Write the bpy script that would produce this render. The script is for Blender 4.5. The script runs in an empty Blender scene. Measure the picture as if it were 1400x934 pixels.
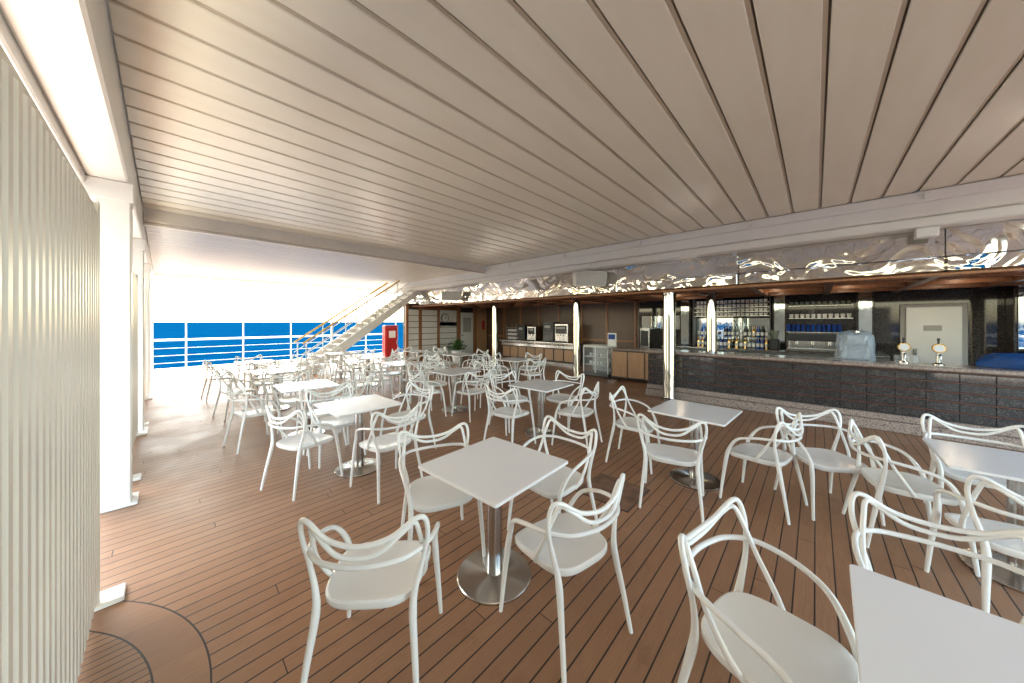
import bpy, math, random
from mathutils import Vector, Matrix
random.seed(7)
scene=bpy.context.scene
R=math.radians
# ---------------------------------------------------------------- materials
class NT:
    def __init__(s,name):
        s.m=bpy.data.materials.new(name); s.m.use_nodes=True
        s.t=s.m.node_tree; s.n=s.t.nodes; s.b=s.n['Principled BSDF']
    def link(s,a,b): s.t.links.new(a,b)
    def math(s,op,a,b=None,c=None):
        nd=s.n.new('ShaderNodeMath'); nd.operation=op
        for i,v in enumerate((a,b,c)):
            if v is None: continue
            if isinstance(v,(int,float)): nd.inputs[i].default_value=v
            else: s.link(v,nd.inputs[i])
        return nd.outputs[0]
    def coord(s):
        return s.n.new('ShaderNodeTexCoord').outputs['Object']
    def noise(s,scale,detail=4,vec=None,rough=.5,dist=0):
        nd=s.n.new('ShaderNodeTexNoise'); nd.inputs['Scale'].default_value=scale
        nd.inputs['Detail'].default_value=detail; nd.inputs['Roughness'].default_value=rough
        nd.inputs['Distortion'].default_value=dist
        s.link(vec if vec is not None else s.coord(),nd.inputs['Vector']); return nd.outputs['Fac']
    def mapr(s,v,a,b,c,d):
        nd=s.n.new('ShaderNodeMapRange'); s.link(v,nd.inputs[0])
        for i,x in enumerate((a,b,c,d)): nd.inputs[i+1].default_value=x
        return nd.outputs[0]
    def mix(s,f,a,b,mode='MIX'):
        nd=s.n.new('ShaderNodeMix'); nd.data_type='RGBA'; nd.blend_type=mode
        if isinstance(f,(int,float)): nd.inputs[0].default_value=f
        else: s.link(f,nd.inputs[0])
        for i,v in ((6,a),(7,b)):
            if isinstance(v,tuple): nd.inputs[i].default_value=(*v,1)
            else: s.link(v,nd.inputs[i])
        return nd.outputs[2]
    def bump(s,h,strength=.2,dist=.01):
        nd=s.n.new('ShaderNodeBump'); nd.inputs['Strength'].default_value=strength
        nd.inputs['Distance'].default_value=dist; s.link(h,nd.inputs['Height'])
        s.link(nd.outputs[0],s.b.inputs['Normal'])
def basic(name,col,rough=.5,metal=0,var=.06,scale=3,bump=0,bscale=40,rvar=.04,spec=.5):
    t=NT(name); b=t.b
    n=t.noise(scale,5)
    dark=tuple(c*(1-var*1.6) for c in col); lite=tuple(min(1,c*(1+var)) for c in col)
    f=t.mapr(n,.3,.7,0,1)
    t.link(t.mix(f,dark,lite),b.inputs['Base Color'])
    b.inputs['Metallic'].default_value=metal
    b.inputs['Specular IOR Level'].default_value=spec
    if rvar>0:
        n2=t.noise(scale*4,4)
        t.link(t.mapr(n2,.3,.7,max(0.01,rough-rvar),min(1,rough+rvar)),b.inputs['Roughness'])
    else: b.inputs['Roughness'].default_value=rough
    if bump: t.bump(t.noise(bscale,3),bump,.005)
    return t.m
def speckle(name,c1,c2,c3,rough=.2,s=60):
    t=NT(name)
    v=t.n.new('ShaderNodeTexVoronoi'); v.inputs['Scale'].default_value=s
    t.link(t.coord(),v.inputs['Vector'])
    sp=t.n.new('ShaderNodeSeparateColor'); t.link(v.outputs['Color'],sp.inputs[0])
    a=t.mix(t.mapr(sp.outputs[0],.35,.65,0,1),c1,c2)
    a2=t.mix(t.math('GREATER_THAN',sp.outputs[1],.8),a,c3)
    a3=t.mix(t.mapr(t.noise(2,4),.35,.7,0,.5),a2,c2)
    t.link(a3,t.b.inputs['Base Color']); t.b.inputs['Roughness'].default_value=rough
    return t.m
def wood(name,c1,c2,rough=.35,axis=2):
    t=NT(name); mp=t.n.new('ShaderNodeMapping'); t.link(t.coord(),mp.inputs[0])
    sc=[18,18,18]; sc[axis]=1.2; mp.inputs['Scale'].default_value=sc
    n=t.noise(1.5,6,mp.outputs[0],.6,1.0)
    t.link(t.mix(t.mapr(n,.3,.7,0,1),c1,c2),t.b.inputs['Base Color'])
    t.b.inputs['Roughness'].default_value=rough
    return t.m
M={}
M['white']=basic('white_paint',(.83,.815,.775),.4,var=.02,bump=.03)
M['cream']=basic('cream_paint',(.87,.805,.70),.42,var=.03,bump=.05)
def ceil_mat():
    t=NT('ceiling_paint')
    mp=t.n.new('ShaderNodeMapping'); t.link(t.coord(),mp.inputs[0]); mp.inputs['Scale'].default_value=(.6,3,1)
    n=t.noise(2,5,mp.outputs[0])
    t.link(t.mix(t.mapr(n,.3,.7,0,1),(.855,.80,.675),(.895,.845,.73)),t.b.inputs['Base Color'])
    t.b.inputs['Roughness'].default_value=.27
    t.bump(t.noise(90,2),.10,.002)
    return t.m
M['ceil']=ceil_mat()
M['groove']=basic('groove_metal',(.20,.14,.10),.4,var=.1)
M['lip']=basic('groove_lip',(.56,.48,.38),.4,var=.05)
M['plastic']=basic('chair_plastic',(.89,.875,.835),.20,var=.01,scale=3,rvar=0)
M['top']=basic('table_laminate',(.89,.88,.865),.18,var=.006,scale=2,rvar=0)
def steel():
    t=NT('brushed_steel'); b=t.b
    b.inputs['Metallic'].default_value=1
    mp=t.n.new('ShaderNodeMapping'); t.link(t.coord(),mp.inputs[0]); mp.inputs['Scale'].default_value=(70,70,1)
    n=t.noise(3,4,mp.outputs[0])
    t.link(t.mix(t.mapr(n,.3,.7,0,1),(.54,.525,.50),(.62,.605,.585)),b.inputs['Base Color'])
    t.link(t.mapr(n,.3,.7,.16,.25),b.inputs['Roughness'])
    return t.m
M['steel']=steel()
def chrome():
    t=NT('polished_steel'); b=t.b; b.inputs['Metallic'].default_value=1
    b.inputs['Base Color'].default_value=(.64,.615,.58,1)
    t.link(t.mapr(t.noise(3,4),.3,.7,.02,.08),b.inputs['Roughness'])
    mp=t.n.new('ShaderNodeMapping'); t.link(t.coord(),mp.inputs[0]); mp.inputs['Scale'].default_value=(1,.9,1.0)
    t.bump(t.noise(1.7,2,mp.outputs[0],.45,1.2),.62,.065)
    return t.m
M['chrome']=chrome()
M['chromec']=basic('chrome_column',(.46,.45,.43),.04,metal=1,var=.03,rvar=.02)
M['granite']=speckle('granite',(.46,.36,.30),(.30,.235,.20),(.10,.08,.08),.18,110)
M['marble']=speckle('dark_marble',(.022,.022,.024),(.052,.048,.048),(.115,.10,.09),.05,75)
M['rust']=basic('brown_joint',(.20,.075,.05),.35)
M['wood']=wood('cherry_wood',(.26,.10,.04),(.38,.17,.07))
M['woodx']=wood('cherry_wood_x',(.17,.07,.03),(.28,.12,.05),axis=0)
M['maple']=wood('maple_panel',(.44,.24,.12),(.56,.33,.18))
M['dark']=basic('dark_brown',(.055,.035,.025),.45,var=.2)
M['brownwall']=wood('walnut_panel',(.09,.05,.03),(.15,.085,.045))
M['black']=basic('black_plastic',(.02,.02,.022),.35)
M['grey']=basic('grey_panel',(.42,.41,.39),.4)
M['grille']=basic('speaker_grille',(.62,.61,.59),.5)
M['dgrey']=basic('dark_grey',(.14,.135,.13),.4)
M['red']=basic('red_paint',(.42,.010,.008),.35)
M['yellow']=basic('yellow_paint',(.70,.42,.08),.4)
M['blue']=basic('blue_cloth',(.004,.05,.19),.6,bump=.3,bscale=30)
M['cup']=basic('blue_cup',(.015,.06,.28),.2)
M['porcelain']=basic('porcelain',(.8,.8,.78),.15,var=.02)
M['gold']=basic('brass',(.75,.48,.18),.2,metal=1)
M['green']=basic('leaf_green',(.05,.13,.025),.5,var=.5,scale=9)
M['soil']=basic('soil',(.04,.025,.015),.9)
M['sunlit_deck']=basic('sunlit_deck_tone',(.64,.61,.56),.55,var=.08)  # pale colour stands in for strong sun on the brown decking
M['mirror']=basic('mirror_glass',(.5,.56,.6),.05,metal=1)
def glass(name,col,alpha=.25):
    t=NT(name); t.b.inputs['Base Color'].default_value=(*col,1); t.b.inputs['Roughness'].default_value=.03
    t.b.inputs['Alpha'].default_value=alpha; return t.m
M['glass']=glass('clear_glass',(.85,.93,.95),.10)
M['bglass']=glass('bottle_glass',(.25,.30,.22),.6)
M['wrap']=glass('plastic_wrap',(.42,.50,.58),.55); M['wrap'].node_tree.nodes['Principled BSDF'].inputs['Roughness'].default_value=.15
def emis():
    t=NT('fill_glow'); t.b.inputs['Base Color'].default_value=(1,.8,.5,1)
    t.b.inputs['Emission Color'].default_value=(1,.80,.55,1); t.b.inputs['Emission Strength'].default_value=100
    return t.m
M['added_fill']=emis()  # glow for the discs added to brighten the bar
def deck():
    t=NT('composite_decking'); c=t.coord()
    s=t.n.new('ShaderNodeSeparateXYZ'); t.link(c,s.inputs[0]); X,Y=s.outputs[0],s.outputs[1]
    m=t.math
    dx=m('ADD',X,1.2); dy=m('SUBTRACT',Y,2.2)
    rr=m('SQRT',m('ADD',m('MULTIPLY',dx,dx),m('MULTIPLY',dy,dy)))
    inb=m('LESS_THAN',rr,1.36); ini=m('LESS_THAN',rr,1.17)
    def planks(w,L,jw):
        v=m('DIVIDE',Y,w); row=m('FLOOR',v); fy=m('FRACT',v)
        wn=t.n.new('ShaderNodeTexWhiteNoise'); wn.noise_dimensions='1D'; t.link(row,wn.inputs['W'])
        u=m('ADD',m('DIVIDE',X,L),wn.outputs['Value'])
        fx=m('FRACT',u); pid=m('ADD',m('FLOOR',u),m('MULTIPLY',row,17.3))
        line=m('MAXIMUM',m('LESS_THAN',fy,jw/w),m('LESS_THAN',fx,jw*.6/L))
        w2=t.n.new('ShaderNodeTexWhiteNoise'); w2.noise_dimensions='1D'; t.link(pid,w2.inputs['W'])
        return line,w2.outputs['Value']
    l1,id1=planks(.098,2.4,.0080)
    l2,_=planks(.048,30,.006)
    edge=m('MAXIMUM',m('LESS_THAN',m('ABSOLUTE',m('SUBTRACT',rr,1.36)),.004),m('LESS_THAN',m('ABSOLUTE',m('SUBTRACT',rr,1.17)),.004))
    line=m('MULTIPLY',l1,m('SUBTRACT',1,inb))
    line=m('MAXIMUM',line,m('MULTIPLY',l2,ini)); line=m('MAXIMUM',line,edge)
    mp=t.n.new('ShaderNodeMapping'); t.link(c,mp.inputs[0]); mp.inputs['Scale'].default_value=(3,60,1)
    grain=t.noise(2,5,mp.outputs[0],.6)
    base=t.mix(t.mapr(grain,.3,.7,0,1),(.320,.163,.084),(.415,.220,.118))
    base=t.mix(t.math('MULTIPLY',id1,.42),base,(.245,.122,.066))
    big=t.mapr(t.noise(.8,6,c,.65),.4,.7,0,.28)
    base=t.mix(big,base,(.46,.285,.18))
    st=t.mapr(t.noise(5,6,c,.7),.56,.74,0,.5)
    base=t.mix(st,base,(.20,.10,.058))
    col=t.mix(line,base,(.028,.020,.018))
    t.link(col,t.b.inputs['Base Color'])
    t.link(t.mapr(t.noise(1.3,6,c,.65),.3,.7,.34,.54),t.b.inputs['Roughness'])
    h=m('SUBTRACT',m('MULTIPLY',grain,.15),line)
    t.b.inputs['Specular IOR Level'].default_value=.4
    t.bump(h,.5,.003)
    return t.m
M['deck']=deck()
M['hatch']=basic('hatch_brown',(.22,.12,.075),.6,var=.25,scale=12)
def sea():
    t=NT('sea_water'); c=t.coord()
    mp=t.n.new('ShaderNodeMapping'); t.link(c,mp.inputs[0]); mp.inputs['Scale'].default_value=(.006,.010,1); mp.inputs['Rotation'].default_value=(0,0,R(40))
    n=t.noise(1,10,mp.outputs[0],.7)
    mp2=t.n.new('ShaderNodeMapping'); t.link(c,mp2.inputs[0]); mp2.inputs['Scale'].default_value=(.05,.16,1); mp2.inputs['Rotation'].default_value=(0,0,R(40))
    n2=t.noise(1,8,mp2.outputs[0],.75)
    col=t.mix(t.mapr(n,.38,.62,0,1),(.0002,.013,.046),(.0003,.022,.062))
    col=t.mix(t.mapr(n2,.44,.66,0,.7),col,(.0006,.038,.088))
    col=t.mix(t.mapr(n2,.73,.78,0,.5),col,(.06,.12,.16))
    t.link(col,t.b.inputs['Base Color']); t.b.inputs['Roughness'].default_value=.7
    t.b.inputs['Specular IOR Level'].default_value=.0
    t.bump(n2,.4,1.0)
    return t.m
M['sea']=sea()
# ---------------------------------------------------------------- mesh builder
class MB:
    def __init__(s): s.v=[]; s.f=[]; s.mi=[]; s.sm=[]; s.mats=[]
    def mid(s,k):
        if k not in s.mats: s.mats.append(k)
        return s.mats.index(k)
    def add(s,vs,fs,mat,smooth=False,mtx=None):
        o=len(s.v); s.v+=[tuple(mtx@Vector(p)) if mtx else tuple(p) for p in vs]
        k=s.mid(mat)
        for f in fs: s.f.append(tuple(i+o for i in f)); s.mi.append(k); s.sm.append(smooth)
    def box(s,x0,x1,y0,y1,z0,z1,mat,ch=0,mtx=None):
        if ch<=0:
            vs=[(x,y,z) for z in (z0,z1) for x,y in ((x0,y0),(x1,y0),(x1,y1),(x0,y1))]
            fs=[(3,2,1,0),(4,5,6,7),(0,1,5,4),(1,2,6,5),(2,3,7,6),(3,0,4,7)]
            s.add(vs,fs,mat,False,mtx); return
        c=min(ch,(x1-x0)/2.01,(y1-y0)/2.01,(z1-z0)/2.01)
        def ring(z,i):
            a0,a1,b0,b1=x0+i,x1-i,y0+i,y1-i
            k=c if i<c*.5 else c*.5
            return [(a0+k,b0,z),(a1-k,b0,z),(a1,b0+k,z),(a1,b1-k,z),(a1-k,b1,z),(a0+k,b1,z),(a0,b1-k,z),(a0,b0+k,z)]
        rs=[ring(z0,c),ring(z0+c,0),ring(z1-c,0),ring(z1,c)]
        vs=[p for r in rs for p in r]; fs=[tuple(range(7,-1,-1)),tuple(range(24,32))]
        for j in range(3):
            for i in range(8):
                fs.append((j*8+i,j*8+(i+1)%8,(j+1)*8+(i+1)%8,(j+1)*8+i))
        s.add(vs,fs,mat,False,mtx)
    def lathe(s,prof,mat,seg=24,cx=0,cy=0,smooth=True,mtx=None):
        vs=[];fs=[]
        for r,z in prof:
            for i in range(seg):
                a=2*math.pi*i/seg; vs.append((cx+r*math.cos(a),cy+r*math.sin(a),z))
        for j in range(len(prof)-1):
            for i in range(seg):
                fs.append((j*seg+i,j*seg+(i+1)%seg,(j+1)*seg+(i+1)%seg,(j+1)*seg+i))
        fs.append(tuple(range(seg-1,-1,-1))); n=(len(prof)-1)*seg
        fs.append(tuple(range(n,n+seg)))
        s.add(vs,fs,mat,smooth,mtx)
    def tube(s,pts,rad,mat,seg=8,sub=6,closed=False,flat=1.0):
        P=[Vector(p) for p in pts]; n=len(P)
        if isinstance(rad,(int,float)): rad=[rad]*n
        out=[];rr=[]
        if sub>1 and n>2:
            for i in range(n-1):
                p0=P[max(i-1,0)];p1=P[i];p2=P[i+1];p3=P[min(i+2,n-1)]
                for k in range(sub):
                    u=k/sub
                    out.append(.5*((2*p1)+(p2-p0)*u+(2*p0-5*p1+4*p2-p3)*u*u+(-p0+3*p1-3*p2+p3)*u**3))
                    rr.append(rad[i]*(1-u)+rad[i+1]*u)
            out.append(P[-1]);rr.append(rad[-1])
        else: out=P;rr=list(rad)
        m=len(out); vs=[];fs=[]
        t0=(out[1]-out[0]).normalized()
        up=Vector((0,0,1)) if abs(t0.z)<.9 else Vector((1,0,0))
        nrm=t0.cross(up).normalized()
        for i in range(m):
            t=(out[min(i+1,m-1)]-out[max(i-1,0)]).normalized()
            nrm=(nrm-t*nrm.dot(t)).normalized(); bn=t.cross(nrm)
            for k in range(seg):
                a=2*math.pi*k/seg
                vs.append(out[i]+(nrm*math.cos(a)*flat+bn*math.sin(a))*rr[i])
        for i in range(m-1):
            for k in range(seg):
                fs.append((i*seg+k,i*seg+(k+1)%seg,(i+1)*seg+(k+1)%seg,(i+1)*seg+k))
        fs.append(tuple(range(seg-1,-1,-1))); fs.append(tuple(range((m-1)*seg,m*seg)))
        s.add(vs,fs,mat,True)
    def mesh(s,name):
        me=bpy.data.meshes.new(name); me.from_pydata(s.v,[],s.f)
        for k in s.mats: me.materials.append(M[k])
        me.polygons.foreach_set('material_index',s.mi); me.polygons.foreach_set('use_smooth',s.sm)
        import bmesh
        bm=bmesh.new(); bm.from_mesh(me); bmesh.ops.recalc_face_normals(bm,faces=bm.faces)
        for e in bm.edges:
            if len(e.link_faces)==2 and e.calc_face_angle(0)>R(40): e.smooth=False
        bm.to_mesh(me); bm.free(); me.update()
        return me
    def obj(s,name,loc=(0,0,0),rz=0):
        o=bpy.data.objects.new(name,s.mesh(name)); scene.collection.objects.link(o)
        o.location=loc; o.rotation_euler=(0,0,rz); return o
def inst(me,name,loc,rz=0):
    o=bpy.data.objects.new(name,me); scene.collection.objects.link(o)
    o.location=loc; o.rotation_euler=(0,0,rz); return o
# ---------------------------------------------------------------- sea
b=MB(); S=30000
b.add([(-S,-S,0),(S,-S,0),(S,S,0),(-S,S,0)],[(0,1,2,3)],'sea'); b.obj('sea_water',(0,0,-20))
# ---------------------------------------------------------------- deck floor
b=MB(); b.box(-2.7,12.5,-9,16.3,-.4,0,'deck'); b.obj('deck_floor')
b=MB(); b.box(-2.65,12,13.8,16.25,.002,.006,'sunlit_deck'); b.box(-2.65,-1.2,-8.9,13.79,.002,.006,'sunlit_deck'); b.obj('sunlit_deck_sheet')  # added pale sheets: sun glare put into far deck's colour, side strip bounces sun
b=MB(); b.box(2.82,3.35,1.22,1.75,.001,.005,'dark'); b.box(2.83,3.34,1.23,1.74,.0055,.007,'hatch')
b.obj('deck_hatch')
# ---------------------------------------------------------------- ceiling
def ceiling(name,x0,x1,y0,y1,z,pitch,gap):
    b=MB(); b.box(x0,x1,y0,y1,z+.03,z+.10,'groove')
    y=y0
    while y<y1-.05:
        e=min(y+pitch-gap,y1)
        b.box(x0+.002,x1-.002,y,e,z,z+.028,'ceil',.006)
        if e+gap<y1: b.box(x0+.002,x1-.002,e+.013,e+gap-.001,z+.012,z+.029,'lip')
        y+=pitch
    return b.obj(name)
ceiling('ceiling',-.21,6.95,-3.2,7.58,3.45,.317,.036)
ceiling('ceiling',-.21,6.95,7.84,16.0,3.32,.30,.036)
b=MB()
b.box(-.21,6.95,7.60,7.82,3.27,3.56,'cream',.01); b.box(-.21,6.95,7.66,7.76,3.22,3.268,'cream',.01)
b.box(-.21,6.95,16.003,16.2,3.25,3.5,'cream',.01); b.box(-.21,6.95,-3.4,-3.203,3.35,3.6,'cream',.01)
b.obj('roof_cross_beam')
# right longitudinal beam
b=MB()
b.box(6.955,7.22,-3.4,16.2,3.12,3.62,'white',.015)
b.box(6.90,6.953,-3.4,16.2,3.30,3.44,'white',.01)
b.box(7.0,7.285,-6,16.2,2.98,3.118,'white',.02)
y=-3
while y<16:
    b.box(6.85,6.898,y,y+.05,3.33,3.40,'white',.005); y+=1.9
b.obj('roof_side_beam')
b=MB(); b.box(7.29,12.4,-6,12.7,3.20,3.5,'white'); b.obj('upper_deck_slab')
# left beam and eave
b=MB()
b.box(-.46,-.215,-3.4,16.2,2.98,3.6,'white',.015)
b.box(-.52,-.462,-3.4,16.2,2.90,3.10,'white',.01)
b.obj('roof_side_beam')
b=MB()
b.box(-1.2,-.53,-3.4,11,3.14,3.3,'white',.01)
yy=-3
while yy<11:
    b.box(-1.18,-.55,yy,yy+.06,3.04,3.138,'white',.005); yy+=1.5
b.box(-1.3,-1.203,-3.4,11,3.0,3.4,'white',.01)
b.obj('roof_eave')
# ---------------------------------------------------------------- left corrugated screens
def screen(y0,y1,x=-.26,zt=2.4,feet=True):
    b=MB(); b.box(x-.05,x-.018,y0,y1,.04,zt,'cream',.004)
    b.box(x-.06,x+.004,y0-.002,y0+.03,.03,zt+.01,'cream',.004); b.box(x-.06,x+.004,y1-.03,y1+.002,.03,zt+.01,'cream',.004)
    y=y0+.07
    while y<y1-.06:
        w=.021
        z0,z1=.12,zt-.08
        prof=[(y-w*1.4,x-.019),(y-w*.8,x+.006),(y+w*.8,x+.006),(y+w*1.4,x-.019)]
        vs=[];
        for z,k in ((z0-.03,0),(z0,1),(z1,1),(z1+.03,0)):
            for (py,px) in prof:
                vs.append((px if k else x-.019,py,z))
        fs=[]
        for j in range(3):
            for i in range(3): fs.append((j*4+i,j*4+i+1,(j+1)*4+i+1,(j+1)*4+i))
        b.add(vs,fs,'cream')
        y+=.082
    if feet:
        for fy in (y0+.02,y1-.02):
            b.box(x-.14,x+.10,fy-.02,fy+.14,.001,.03,'white',.005)
            b.box(x-.05,x-.01,fy,fy+.05,.03,.12,'white',.004)
    return b.obj('corrugated_wall_screen')
screen(-2.6,.1); screen(.14,3.12); screen(5.3,7.4); screen(8.0,10.7)
for i,(y,) in enumerate([(4.66,),(7.62,),(10.8,),(14.6,)]):
    b=MB(); b.box(-.42,-.2,y,y+.2,0,2.98,'white',.012); b.box(-.46,-.16,y-.04,y+.24,.001,.02,'white',.004)
    b.box(-.5,-.18,y-.03,y+.23,2.80,2.979,'white',.01)
    b.box(-.44,-.424,y+.05,y+.15,.9,2.2,'grey',.003)
    b.obj('roof_pillar')
# ---------------------------------------------------------------- railings
def railing(p0,p1,name,tall=True,step=1.55):
    b=MB(); P0=Vector(p0);P1=Vector(p1); L=(P1-P0).length; n=int(L/step); d=(P1-P0)/n
    for i in range(n+1):
        p=P0+d*i; h=2.25 if tall else 1.1
        b.tube([p,p+Vector((0,0,h))],.024 if tall else .02,'white',8,1)
        b.lathe([(.07,0),(.07,.012),(.03,.02)],'white',12,p.x,p.y)
    for z,r in ((.30,.009),(.55,.009),(.80,.009)):
        b.tube([P0+Vector((0,0,z)),P1+Vector((0,0,z))],r,'white',6,1)
    b.tube([P0+Vector((0,0,1.08)),P1+Vector((0,0,1.08))],.034,'white',8,1)
    if tall:
        b.tube([P0+Vector((0,0,2.25)),P1+Vector((0,0,2.25))],.025,'grille',8,1)
        b.tube([P0+Vector((0,0,1.95)),P1+Vector((0,0,1.95))],.012,'grille',8,1)
    return b.obj(name)
railing((-2.55,16.05,0),(8.3,16.05,0),'deck_railing',True)
railing((-2.55,-8.5,0),(-2.55,16.0,0),'deck_railing',False)
b=MB(); b.box(-2.69,12,16.1,16.29,.007,.10,'white',.01); b.box(-2.69,-2.58,-8.9,16.09,.007,.10,'white',.01); b.obj('deck_coaming')
# ---------------------------------------------------------------- staircase
b=MB()
x0,z0,x1,z1=3.1,0,7.1,3.0; n=16
for y in (12.0,13.0):
    vs=[];t=.13
    for yy in (y-.02,y+.02):
        vs+=[(x0-.1,yy,0),(x0+.32,yy,0),(x1+.2,yy,z1-.12),(x1+.2,yy,z1+.12),(x0-.02,yy,.18)]
    b.add(vs,[(0,1,2,3,4),(9,8,7,6,5),(0,5,6,1),(1,6,7,2),(2,7,8,3),(3,8,9,4),(4,9,5,0)],'white')
for i in range(n):
    x=x0+(x1-x0)*(i+.6)/n; z=z0+(z1-z0)*(i+.9)/n
    b.box(x-.12,x+.14,12.021,12.979,z-.035,z,'white',.005)
    b.box(x-.121,x-.09,12.03,12.97,z+.001,z+.006,'dgrey')
    b.box(x+.12,x+.139,12.03,12.97,z-.17,z-.036,'white')
for y in (12.0,13.0):
    for k,(h,r,mt) in enumerate(((1.0,.03,'yellow'),(.66,.014,'white'),(.34,.014,'white'))):
        b.tube([(x0-.05,y,h),(x1+.1,y,z1+h-.1)],r,mt,8,1)
    for i in range(6):
        f=i/5; x=x0+.05+(x1-x0)*f*.98; z=z0+(z1-z0)*f*.98
        b.tube([(x,y,z+.02),(x,y,z+1.0)],.018,'white',8,1)
b.obj('staircase')
# ---------------------------------------------------------------- bar building
b=MB(); y=-6
while y<12.6:
    e=min(y+2.35,12.6)
    b.box(7.30,7.345,y+.004,e-.004,2.60,3.13,'chrome',.004)
    b.box(7.25,7.345,y+.004,e-.004,2.38,2.592,'chrome',.02)
    y+=2.35
b.box(7.35,7.45,-6,12.6,2.37,2.97,'dgrey')
b.obj('mirror_fascia')
b=MB()
b.box(7.46,12.3,-6,12.6,2.50,2.6,'dark')
y=-6
while y<12.6:
    b.box(7.46,12.2,y,y+.12,2.38,2.498,'woodx',.008); y+=1.15
for x in (7.47,8.6,9.75,10.9):
    yy=-6
    while yy<12.4:
        b.box(x,x+.12,yy+.122,yy+1.148,2.385,2.497,'wood',.006); yy+=1.15
b.box(7.24,7.46,-6,12.6,2.33,2.37,'wood',.008)
b.obj('wooden_coffered_ceiling')
b=MB()
for y in (-2.4,-1.0,.2,2.4,5.2,8.5,10.8):
    for x in (9.4,10.4):
        b.lathe([(.055,2.492),(.055,2.499)],'added_fill',12,x,y+.5)
b.obj('added_fill_disc')  # glowing discs added to light the dark bar interior
# back walls
b=MB()
b.box(11.6,11.9,-6,4.6,0,2.5,'marble')
b.box(11.6,11.9,4.602,12.6,0,2.5,'brownwall')
for y in [4.7+i*1.1 for i in range(7)]:
    b.box(11.56,11.598,y,y+.08,0,2.49,'wood',.005)
b.box(11.57,11.598,4.8,12.5,.95,1.02,'wood',.005)
b.box(11.56,11.598,3.0,4.5,1.45,1.9,'mirror',.004)
b.box(9.2,11.6,-6.0,-5.8,0,2.5,'maple')
b.obj('bar_back_wall')
# far wall
b=MB()
b.box(6.95,11.6,12.6,12.8,0,2.5,'dark')
def louv(x0,x1):
    z=.15
    while z<2.2:
        b.box(x0,x1,12.57,12.598,z,z+.24,'white',.01); z+=.262
louv(7.06,7.56); louv(7.70,8.5)
b.box(6.93,7.05,12.52,12.6,0,2.42,'wood',.01); b.box(7.57,7.69,12.52,12.6,0,2.42,'wood',.01); b.box(8.51,8.61,12.52,12.6,0,2.42,'wood',.01)
b.box(6.93,11.5,12.53,12.598,0,.13,'wood',.005); b.box(7.7,9.6,12.53,12.598,2.25,2.36,'wood',.005)
z=.15
while z<1.5:
    b.box(8.62,9.6,12.575,12.598,z,z+.24,'white',.01); z+=.262
b.box(8.62,9.6,12.575,12.598,1.5,2.24,'white',.01)
b.box(9.62,9.78,12.5,12.6,0,2.42,'wood',.01); b.box(10.62,10.8,12.5,12.6,0,2.42,'wood',.01)
b.box(10.82,11.55,12.57,12.599,.14,2.4,'maple',.01)
b.obj('panelled_wall')
b=MB(); b.box(9.80,10.6,12.54,12.59,.13,2.15,'white',.01); b.box(9.95,10.45,12.52,12.539,1.2,1.9,'grey',.01); b.lathe([(.03,0),(.03,.05)],'steel',12,mtx=Matrix.Translation((9.9,12.54,1.05))@Matrix.Rotation(R(90),4,'X'))
b.obj('white_door')
b=MB(); mt=Matrix.Translation((8.9,12.57,1.87))@Matrix.Rotation(R(90),4,'X')
b.lathe([(.21,0),(.21,.05),(.18,.055)],'dgrey',32,mtx=mt); b.lathe([(.175,.056),(.175,.060)],'porcelain',32,mtx=mt)
b.box(-.008,.008,0,.13,.062,.066,'black',mtx=mt); b.box(0,.1,-.008,.008,.067,.070,'black',mtx=mt); b.obj('wall_clock')
b=MB(); b.box(6.55,7.15,13.6,13.9,.02,1.55,'red',.03); b.box(6.60,7.10,13.57,13.599,.1,1.47,'red',.02); b.box(6.7,7.0,13.55,13.569,1.0,1.3,'white',.005); b.box(7.03,7.06,13.53,13.57,.7,.9,'steel',.005); b.obj('fire_equipment_cabinet')
b=MB(); b.box(11.15,11.3,12.45,12.53,1.3,1.75,'red',.01); b.obj('fire_alarm_panel')
# ---------------------------------------------------------------- columns
def column(x,y,r,zt,base='marble'):
    b=MB(); b.lathe([(r*1.25,0),(r*1.25,.05),(r*1.02,.07),(r,.08),(r,zt-.06),(r*1.15,zt-.05),(r*1.15,zt)],'chromec',32)
    return b.obj('chrome_column',(x,y,0))
column(7.46,2.31,.125,2.33); column(8.4,5.2,.10,2.38); column(8.4,8.7,.10,2.38); column(9.0,1.83,.11,2.38); column(9.6,-2.9,.12,2.38)
# ---------------------------------------------------------------- bar counter
b=MB(); ya,yb=-6,2.85; xf=7.75
b.box(xf,xf+.25,ya,yb,0,.98,'black')
b.box(xf-.10,xf-.002,ya,yb+.05,.002,.16,'granite',.01); b.box(xf-.05,xf-.002,ya,yb+.03,.162,.26,'granite',.01)
for r_ in range(5):
    z=.275+r_*.14; y=ya
    while y<yb-.02:
        e=min(y+.30,yb)
        b.box(xf-.022,xf-.002,y+.003,e-.003,z,z+.118,'marble',.003); y+=.30
    b.box(xf-.026,xf-.002,ya,yb,z+.123,z+.133,'rust',.002)
x=xf
while x<xf+.9:
    for r_ in range(3): b.box(x+.003,x+.21,yb+.002,yb+.02,.275+r_*.228,.487+r_*.228,'marble',.003)
    x+=.22
b.box(xf-.14,xf+.5,ya,yb+.08,.985,1.05,'granite',.018)
b.box(xf+.5,xf+.9,ya,yb,.80,.86,'steel',.005)
b.obj('bar_counter')
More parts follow.
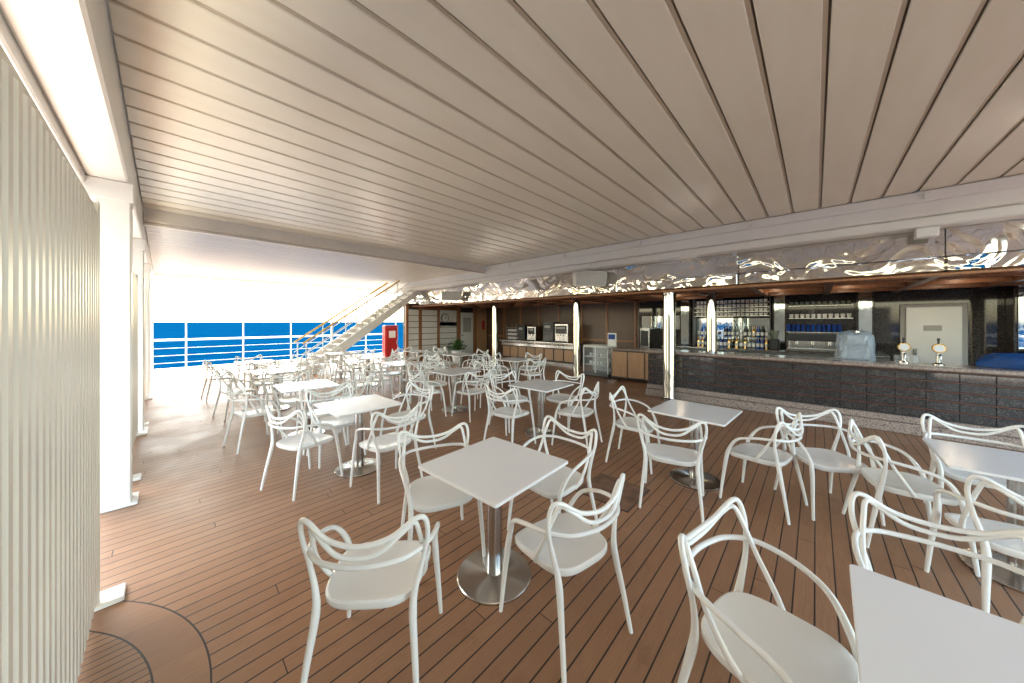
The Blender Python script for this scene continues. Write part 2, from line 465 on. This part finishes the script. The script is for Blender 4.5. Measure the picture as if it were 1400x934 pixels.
# back bar
b=MB(); b.box(10.9,11.55,-1.2,3.6,0,.90,'dgrey'); b.box(10.85,11.58,-1.2,3.62,.905,.95,'steel',.008)
for i in range(7): b.box(10.875,10.898,-1.1+i*.66,-.5+i*.66,.1,.85,'steel',.005)
b.obj('back_bar_counter')
for y in (-3.1,-1.0,.55,2.85):
    b=MB(); b.box(11.2,11.58,y,y+.3,.96 if y>-1.1 else 0,2.49,'marble',.01)
    b.box(11.17,11.2,y+.04,y+.26,.97,2.40,'mirror',.004); b.obj('marble_pilaster')
# shelf with cups / bottles
b=MB()
for k in range(4):
    z=1.86+k*.125
    b.box(11.2,11.5,.92,2.75,z,z+.012,'steel')
    for i in range(17):
        for xx in (11.25,):
            b.lathe([(.028,z+.013),(.042,z+.05),(.044,z+.09)],'porcelain',8,xx,1.0+i*.103)
for yy in (.89,2.76): b.box(11.18,11.5,yy,yy+.02,.96,2.4,'dgrey')
for z in (1.25,1.6):
    b.box(11.2,11.5,.92,2.75,z,z+.012,'glass')
b.box(11.52,11.55,.92,2.75,1.0,1.8,'mirror')
b.obj('cup_shelf')
b=MB()
for z in (1.78,2.1):
    b.box(11.3,11.59,-.66,.52,z,z+.015,'steel')
    for i in range(11): b.lathe([(.03,z+.016),(.04,z+.06),(.042,z+.12)],'porcelain' if z<2 else 'bglass',8,11.42,-.60+i*.107)
b.obj('glass_shelf')
def bottle_mesh(mat):
    b=MB(); b.lathe([(.036,0),(.038,.02),(.038,.17),(.03,.21),(.014,.24),(.013,.30),(.015,.305),(.015,.315)],mat,12)
    b.lathe([(.0385,.05),(.0388,.14)],'porcelain',12); return b.mesh('bottle')
bms=[bottle_mesh(k) for k in ('bglass','gold','black','glass','cup')]
for z in (.952,1.264):
    for i in range(18):
        if random.random()<.85: inst(bms[random.randrange(5)],'bottle',(11.33+random.uniform(-.05,.05),.98+i*.098,z))
# coffee machine
b=MB()
b.box(10.92,11.42,-.45,.55,.99,1.42,'steel',.03); b.box(10.86,10.918,-.42,.52,1.22,1.40,'black',.01)
b.box(10.80,10.95,-.45,.55,.965,1.03,'steel',.008); b.box(10.9,11.4,-.45,.55,1.425,1.45,'steel',.005)
for y in (-.25,.05,.35):
    b.lathe([(.045,1.12),(.045,1.22)],'steel',12,10.86,y); b.tube([(10.86,y,1.15),(10.70,y,1.13)],.014,'black',8,1)
for y in (-.38,.48): b.tube([(10.85,y,1.25),(10.80,y,1.2),(10.79,y,1.05)],.008,'steel',6,4)
b.obj('espresso_machine')
b=MB()
for i in range(11):
    for j in range(4):
        for k in range(1+(i*7+j)%3): b.lathe([(.026,1.452+k*.06),(.04,1.48+k*.06),(.042,1.512+k*.06)],'cup',10,10.96+j*.1,-.42+i*.093)
b.obj('coffee_cups')
for y in (-.85,.70):
    b=MB(); b.box(11.0,11.3,y,y+.2,.951,1.25,'black',.02); b.lathe([(.06,1.25),(.10,1.45),(.10,1.47)],'bglass',16,11.15,y+.1); b.obj('coffee_grinder')
# door behind bar
b=MB(); b.box(11.55,11.598,-2.35,-1.42,0,2.1,'grey',.01); b.box(11.50,11.548,-2.27,-1.50,.02,2.03,'porcelain',.01)
b.box(11.47,11.499,-1.66,-1.60,.95,1.1,'steel',.005); b.box(11.49,11.499,-2.0,-1.75,1.5,1.62,'grey',.002); b.obj('service_door')
# wrapped appliance on the counter: boxy machine with a crumpled plastic cover
b=MB()
rings=[];n=36
spec=[(.25,1.052),(.245,1.1),(.235,1.2),(.24,1.3),(.232,1.4),(.22,1.47),(.16,1.52),(.06,1.54)]
vs=[];fs=[]
for j,(r,z) in enumerate(spec):
    for i in range(n):
        a=2*math.pi*i/n; c,sn=math.cos(a),math.sin(a); e=2/4.0
        q=1+random.uniform(-.035,.035)+.03*math.sin(5*a+j)
        vs.append((8.3+math.copysign(abs(c)**e,c)*r*.85*q,-.5+math.copysign(abs(sn)**e,sn)*r*q,z+random.uniform(-.008,.008)))
for j in range(len(spec)-1):
    for i in range(n): fs.append((j*n+i,j*n+(i+1)%n,(j+1)*n+(i+1)%n,(j+1)*n+i))
fs.append(tuple(range((len(spec)-1)*n,len(spec)*n)))
b.add(vs,fs,'wrap',False)
b.box(8.15,8.45,-.67,-.33,1.053,1.30,'steel',.02); b.box(8.18,8.42,-.63,-.37,1.302,1.46,'grille',.03)
b.obj('wrapped_juice_dispenser')
# beer taps
for y in (-1.36,-1.02):
    b=MB(); b.lathe([(.06,1.051),(.06,1.06),(.025,1.08),(.025,1.25)],'steel',16,8.0,y)
    mt=Matrix.Translation((7.97,y,1.30))@Matrix.Rotation(R(-90),4,'Y')
    b.lathe([(.065,-.02),(.072,0),(.065,.02)],'gold',24,mtx=mt); b.lathe([(.052,.021),(.052,.024)],'porcelain',24,mtx=mt)
    b.tube([(7.98,y,1.2),(7.90,y,1.2),(7.88,y,1.14)],.012,'steel',8,4); b.tube([(8.0,y,1.36),(8.0,y,1.45)],[.01,.016],'black',8,1)
    b.obj('beer_tap')
b=MB()
for i in range(6): b.lathe([(.03,1.051),(.036,1.16),(.034,1.16)],'glass',12,8.1+.09*(i%2),-1.2+.03-.095*(i//2)+.2)
b.obj('drinking_glasses')
# crumpled blue cover
b=MB(); n=30; vs=[];fs=[]
spec=[(.02,1.052),(.95,1.056),(1.0,1.09),(.97,1.15),(.9,1.20),(.75,1.235),(.4,1.25),(.03,1.245)]
for j,(r,z) in enumerate(spec):
    for i in range(n):
        a=2*math.pi*i/n; q=1+.06*math.sin(4*a+j*.8)+.04*math.sin(9*a-j)+random.uniform(-.02,.02)
        vs.append((8.05+math.cos(a)*r*.2*q,-2.25+math.sin(a)*r*.52*q,z+.02*math.sin(7*a+j)*(1 if 1<j<7 else 0)))
for j in range(len(spec)-1):
    for i in range(n): fs.append((j*n+i,j*n+(i+1)%n,(j+1)*n+(i+1)%n,(j+1)*n+i))
b.add(vs,fs,'blue',True); b.obj('folded_blue_cover')
# cabinets between bar and buffet
b=MB()
b.box(9.1,9.7,2.95,4.45,.06,.86,'dark'); b.box(9.06,9.75,2.93,4.47,.865,.91,'granite',.01)
for i in range(3): b.box(9.075,9.098,2.98+i*.49,3.44+i*.49,.1,.83,'maple',.008); b.lathe([(.012,0),(.012,.03)],'steel',8,mtx=Matrix.Translation((9.074,3.40+i*.49,.6))@Matrix.Rotation(R(-90),4,'Y'))
b.obj('wooden_cabinet')
b=MB()
b.box(9.1,9.7,4.55,5.4,.03,.12,'dgrey'); b.box(9.1,9.7,4.55,5.4,.90,.97,'white',.01)
for y in (4.55,5.37,4.96): b.box(9.1,9.13,y,y+.03,.12,.90,'white')
b.box(9.66,9.7,4.58,5.37,.12,.9,'grey')
for z in (.35,.6): b.box(9.14,9.65,4.58,5.37,z,z+.015,'white')
b.box(9.11,9.118,4.585,4.955,.125,.895,'glass'); b.box(9.11,9.118,4.995,5.365,.125,.895,'glass')
for i in range(6):
    for z in (.366,.616): b.lathe([(.04,z),(.05,z+.1)],'porcelain',10,9.35,4.66+i*.12)
b.obj('glass_display_cabinet')
b=MB(); b.box(10.9,11.2,4.0,4.3,.0,1.5,'steel',.01); b.box(10.88,10.899,4.03,4.27,.9,1.4,'black',.005); b.obj('water_dispenser')
b=MB(); b.lathe([(.16,0),(.16,.02),(.02,.04)],'steel',20,8.75,4.25); b.tube([(8.75,4.25,.03),(8.75,4.25,1.0)],.014,'steel',8,1)
b.box(8.73,8.76,4.12,4.38,1.0,1.38,'white',.005); b.box(8.722,8.729,4.15,4.35,1.2,1.34,'cup'); b.obj('sign_stand')
# buffet counter
b=MB()
b.box(10.5,11.2,6.6,10.4,.1,.84,'dark')
for i in range(8):
    b.box(10.475,10.498,6.63+i*.47,7.04+i*.47,.18,.62,'maple',.006)
b.box(10.47,10.499,6.6,10.4,.66,.83,'steel',.004); b.box(10.38,11.25,6.55,10.45,.845,.90,'steel',.01)
b.tube([(10.3,6.6,.80),(10.3,10.4,.80)],.012,'steel',8,1); b.tube([(10.22,6.6,.80),(10.22,10.4,.80)],.012,'steel',8,1)
b.box(10.5,11.1,6.6,10.4,.0,.099,'steel')
b.obj('buffet_counter')
def machine(y,w,h,name,c='steel'):
    b=MB(); b.box(10.65,11.15,y,y+w,.902,.902+h,c,.02); b.box(10.63,10.649,y+.04,y+w-.04,.902+h*.45,.902+h*.9,'black',.01)
    b.box(10.5,10.64,y+.02,y+w-.02,.902,.94,'black',.006); b.box(10.615,10.629,y+.1,y+w-.1,.902+h*.7,.902+h*.84,'grey',.003)
    for i in range(3): b.tube([(10.6,y+w*(.25+.25*i),.902+h*.42),(10.6,y+w*(.25+.25*i),.902+h*.32)],.012,'black',6,1)
    b.obj(name)
machine(7.0,.6,.72,'beverage_machine'); machine(7.7,.5,.78,'beverage_machine','dgrey'); machine(8.6,.45,.6,'juice_dispenser'); machine(9.2,.4,.65,'juice_dispenser','black')
b=MB()
for i in range(4): b.box(10.7,11.1,9.7,10.35,.92+i*.17,.935+i*.17,'steel')
for y in (9.7,10.33):
    for x in (10.7,11.08): b.box(x,x+.02,y,y+.02,.902,1.6,'steel')
for i in range(3):
    for j in range(5): b.lathe([(.05,.937+i*.17),(.055,1.02+i*.17)],'porcelain',10,10.8,9.78+j*.12)
b.obj('tray_rack')
# potted plant
b=MB(); b.lathe([(.13,0),(.15,.02),(.20,.38),(.205,.40),(.18,.40),(.17,.36)],'porcelain',24); b.lathe([(.01,.35),(.17,.352)],'soil',20)
for i in range(420):
    a=random.uniform(0,6.28); el=random.uniform(.1,1.5); L=random.uniform(.12,.34)
    c=Vector((math.cos(a)*math.cos(el)*L,math.sin(a)*math.cos(el)*L,.42+math.sin(el)*L))
    q=Vector((random.uniform(-1,1),random.uniform(-1,1),random.uniform(-1,1))).normalized(); w=q.orthogonal().normalized()*.02; l=q*.055
    b.add([c-l,c+w,c+l,c-w],[(0,1,2,3)],'green')
o=b.obj('potted_plant',(8.2,10.7,0)); o.scale=(1.2,1.2,1.3)
# loudspeakers
def speaker(x,y,z,rz,s=1):
    b=MB()
    b.box(-.37,.37,-.16,.16,-.18,.18,'white',.035)
    b.box(-.34,.34,-.172,-.162,-.15,.15,'grille',.01)
    for i in range(13): b.box(-.33,.33,-.176,-.173,-.14+i*.022,-.134+i*.022,'grey')
    b.tube([(-.40,0,-.0),(-.40,0,.22),(0,0,.26),(.40,0,.22),(.40,0,0)],.012,'white',6,1)
    b.tube([(0,0,.25),(0,0,.40)],.02,'white',8,1)
    o=b.obj('loudspeaker',(x,y,z),rz); o.scale=(s,s,s); o.rotation_euler=(R(8),0,rz); return o
speaker(6.95,3.95,2.73,R(-50)); speaker(6.95,9.4,2.62,R(-50),.9)
b=MB(); b.box(7.0,7.14,-1.2,-1.0,2.84,2.975,'white',.01); b.obj('junction_box')
# ---------------------------------------------------------------- tables
def table_mesh():
    b=MB()
    def ringpts(h,c,z):
        pts=[]
        for cx,cy,a0 in ((h-c,h-c,0),(-h+c,h-c,90),(-h+c,-h+c,180),(h-c,-h+c,270)):
            for k in range(5):
                a=R(a0+k*22.5); pts.append((cx+c*math.cos(a),cy+c*math.sin(a),z))
        return pts
    h=.36
    rs=[ringpts(h-.01,.012,.728),ringpts(h,.014,.733),ringpts(h,.014,.747),ringpts(h-.003,.013,.750)]
    n=20; vs=[p for r in rs for p in r]; 
    b.add(vs,[(j*n+i,j*n+(i+1)%n,(j+1)*n+(i+1)%n,(j+1)*n+i) for j in (0,1,2) for i in range(n)]+[tuple(range(n-1,-1,-1)),tuple(range(3*n,4*n))],'top')
    b.box(-.14,.14,-.14,.14,.712,.7278,'black')
    b.lathe([(.052,.025),(.052,.712)],'steel',28)
    b.lathe([(.245,0),(.248,.004),(.248,.014),(.243,.019),(.06,.026),(.054,.03)],'steel',48)
    return b.mesh('table')
TM=table_mesh()
tables=[(1.52,1.58,2),(1.55,3.88,1),(1.47,5.6,-2),(1.5,7.7,2),(1.5,9.7,0),
 (3.92,3.05,2),(3.85,5.1,0),(3.8,7.0,2),(3.75,8.8,0),(3.9,.95,-3),(3.9,-1.0,0),(1.48,-.45,-1),(6.1,5.6,3),(5.9,7.6,0),(5.7,9.5,0),(3.7,10.6,0)]
for x,y,r in tables: inst(TM,'table',(x,y,0),R(r))
# ---------------------------------------------------------------- chairs
def chair_mesh():
    b=MB()
    def mir(p): return [(-x,y,z) for x,y,z in reversed(p)]
    # loop 1: front legs -> arms -> low back band
    h=[(.262,-.245,0),(.252,-.225,.2),(.240,-.200,.40),(.243,-.172,.50),(.270,-.10,.605),(.283,.02,.655),(.262,.15,.675),(.19,.235,.672),(.10,.268,.668)]
    r=[.0115,.0145,.0185,.0155,.0125,.012,.012,.012,.012]
    b.tube(h+[(0,.28,.666)]+mir(h),r+[.012]+r[::-1],'plastic',10,6)
    # loop 2: back legs -> outer hoop with pointed shoulders -> top band
    h=[(.250,.275,0),(.232,.240,.2),(.212,.200,.40),(.220,.185,.50),(.25,.178,.62),(.275,.19,.74),(.268,.212,.825),(.228,.232,.835),(.13,.262,.775)]
    r=[.0115,.0145,.0185,.0145,.0115,.0115,.0115,.0115,.0115]
    b.tube(h+[(0,.278,.752)]+mir(h),r+[.0115]+r[::-1],'plastic',10,6)
    # loop 3: from seat sides, crossing, mid band
    h=[(.215,.02,.435),(.238,.06,.50),(.246,.13,.62),(.236,.185,.75),(.222,.22,.815),(.18,.25,.79),(.09,.28,.725)]
    r=[.013,.012,.011,.011,.011,.011,.011]
    b.tube(h+[(0,.288,.71)]+mir(h),r+[.011]+r[::-1],'plastic',10,6)
    # seat shell
    n=40
    def ring(s,z,dr=0):
        out=[]
        for i in range(n):
            a=2*math.pi*i/n; c,sn=math.cos(a),math.sin(a); e=2/3.6
            X=math.copysign(abs(c)**e,c)*.226*s; Y=math.copysign(abs(sn)**e,sn)*.22*s-.005
            X*=1-.08*(Y/.215)
            lip=-.018*max(0,-Y/.215)**3
            out.append((X+0,Y,z+lip))
        return out
    spec=[(.03,.446),(.35,.448),(.65,.453),(.86,.461),(.955,.466),(1.0,.460),(1.0,.440),(.96,.425),(.90,.430),(.5,.434),(.03,.434)]
    vs=[p for s,z in spec for p in ring(s,z)]
    fs=[(j*n+i,j*n+(i+1)%n,(j+1)*n+(i+1)%n,(j+1)*n+i) for j in range(len(spec)-1) for i in range(n)]
    fs+= [tuple(range(n-1,-1,-1)),tuple(range((len(spec)-1)*n,len(spec)*n))]
    b.add(vs,fs,'plastic',True)
    return b.mesh('chair')
CM=chair_mesh()
def chair(x,y,deg): inst(CM,'chair',(x,y,0),R(deg))
FX,FNX,FY,FNY=90,-90,180,0   # facing +x,-x,+y,-y
explicit=[(.75,1.61,136),(1.56,1.06,168),(1.42,2.06,-22),(2.14,1.55,FNX-6),
 (1.60,3.28,FY+5),(1.02,3.95,FX+20),(2.2,3.95,FNX+6),(1.5,4.45,FNY),
 (.88,5.72,FX+10),(1.5,5.02,FY-6),(2.1,5.6,FNX),(1.45,6.2,FNY),
 (3.30,1.0,FX+14),(3.95,1.62,FNY+8),(3.88,.38,FY-12),
 (4.15,-.06,-55),(3.92,-.50,FNY+12),(3.36,-.86,FX+12),(4.6,-1.0,FNX),
 (1.60,.12,-12),(2.17,-.42,FNX+4),
 (3.28,3.1,FX+5),(3.95,2.45,FY+8),(4.5,3.05,FNX),(3.9,3.65,FNY-5)]
for c in explicit: chair(*c)
for (x,y,r) in [t for t in tables if (t[0],t[1]) in ((1.5,7.7),(1.5,9.7),(3.85,5.1),(3.8,7.0),(3.75,8.8),(6.1,5.6),(5.9,7.6),(5.7,9.5),(3.7,10.6))]:
    for dx,dy,f in ((-.62,0,FX),(.62,0,FNX),(0,.6,FNY),(0,-.6,FY)):
        chair(x+dx+random.uniform(-.06,.06),y+dy+random.uniform(-.06,.06),f+random.uniform(-14,14))
# ---------------------------------------------------------------- camera
cam=bpy.data.cameras.new('camera'); co=bpy.data.objects.new('camera',cam); scene.collection.objects.link(co)
cam.sensor_width=36; cam.lens=445/1400*36; cam.shift_y=-27/1400; cam.clip_end=80000; cam.clip_start=.02
co.location=(0,0,1.7); co.rotation_euler=(R(90),0,R(-47)); scene.camera=co
# ---------------------------------------------------------------- light
el=R(50); az=R(-14)
sv=Vector((math.sin(az)*math.cos(el),math.cos(az)*math.cos(el),math.sin(el)))
sl_=bpy.data.lights.new('sun','SUN'); sl_.energy=25; sl_.angle=R(.5); sl_.color=(1,.92,.80)
so=bpy.data.objects.new('sun',sl_); scene.collection.objects.link(so); so.rotation_euler=sv.to_track_quat('Z','Y').to_euler()
w=bpy.data.worlds.new('World'); scene.world=w; w.use_nodes=True
wt=w.node_tree; bg=wt.nodes['Background']; sk=wt.nodes.new('ShaderNodeTexSky'); sk.sky_type='NISHITA'
sk.sun_disc=False; sk.sun_elevation=el; sk.sun_rotation=az; sk.air_density=1.0; sk.dust_density=1.5
# camera white balance set for shade: warm the blue skylight
mx=wt.nodes.new('ShaderNodeMix'); mx.data_type='RGBA'; mx.blend_type='MULTIPLY'; mx.inputs[0].default_value=1
mx.inputs[7].default_value=(1.12,1.03,.84,1)
wt.links.new(sk.outputs[0],mx.inputs[6]); wt.links.new(mx.outputs[2],bg.inputs[0]); bg.inputs[1].default_value=1.4
scene.view_settings.view_transform='Standard'; scene.view_settings.look='None'; scene.view_settings.exposure=0
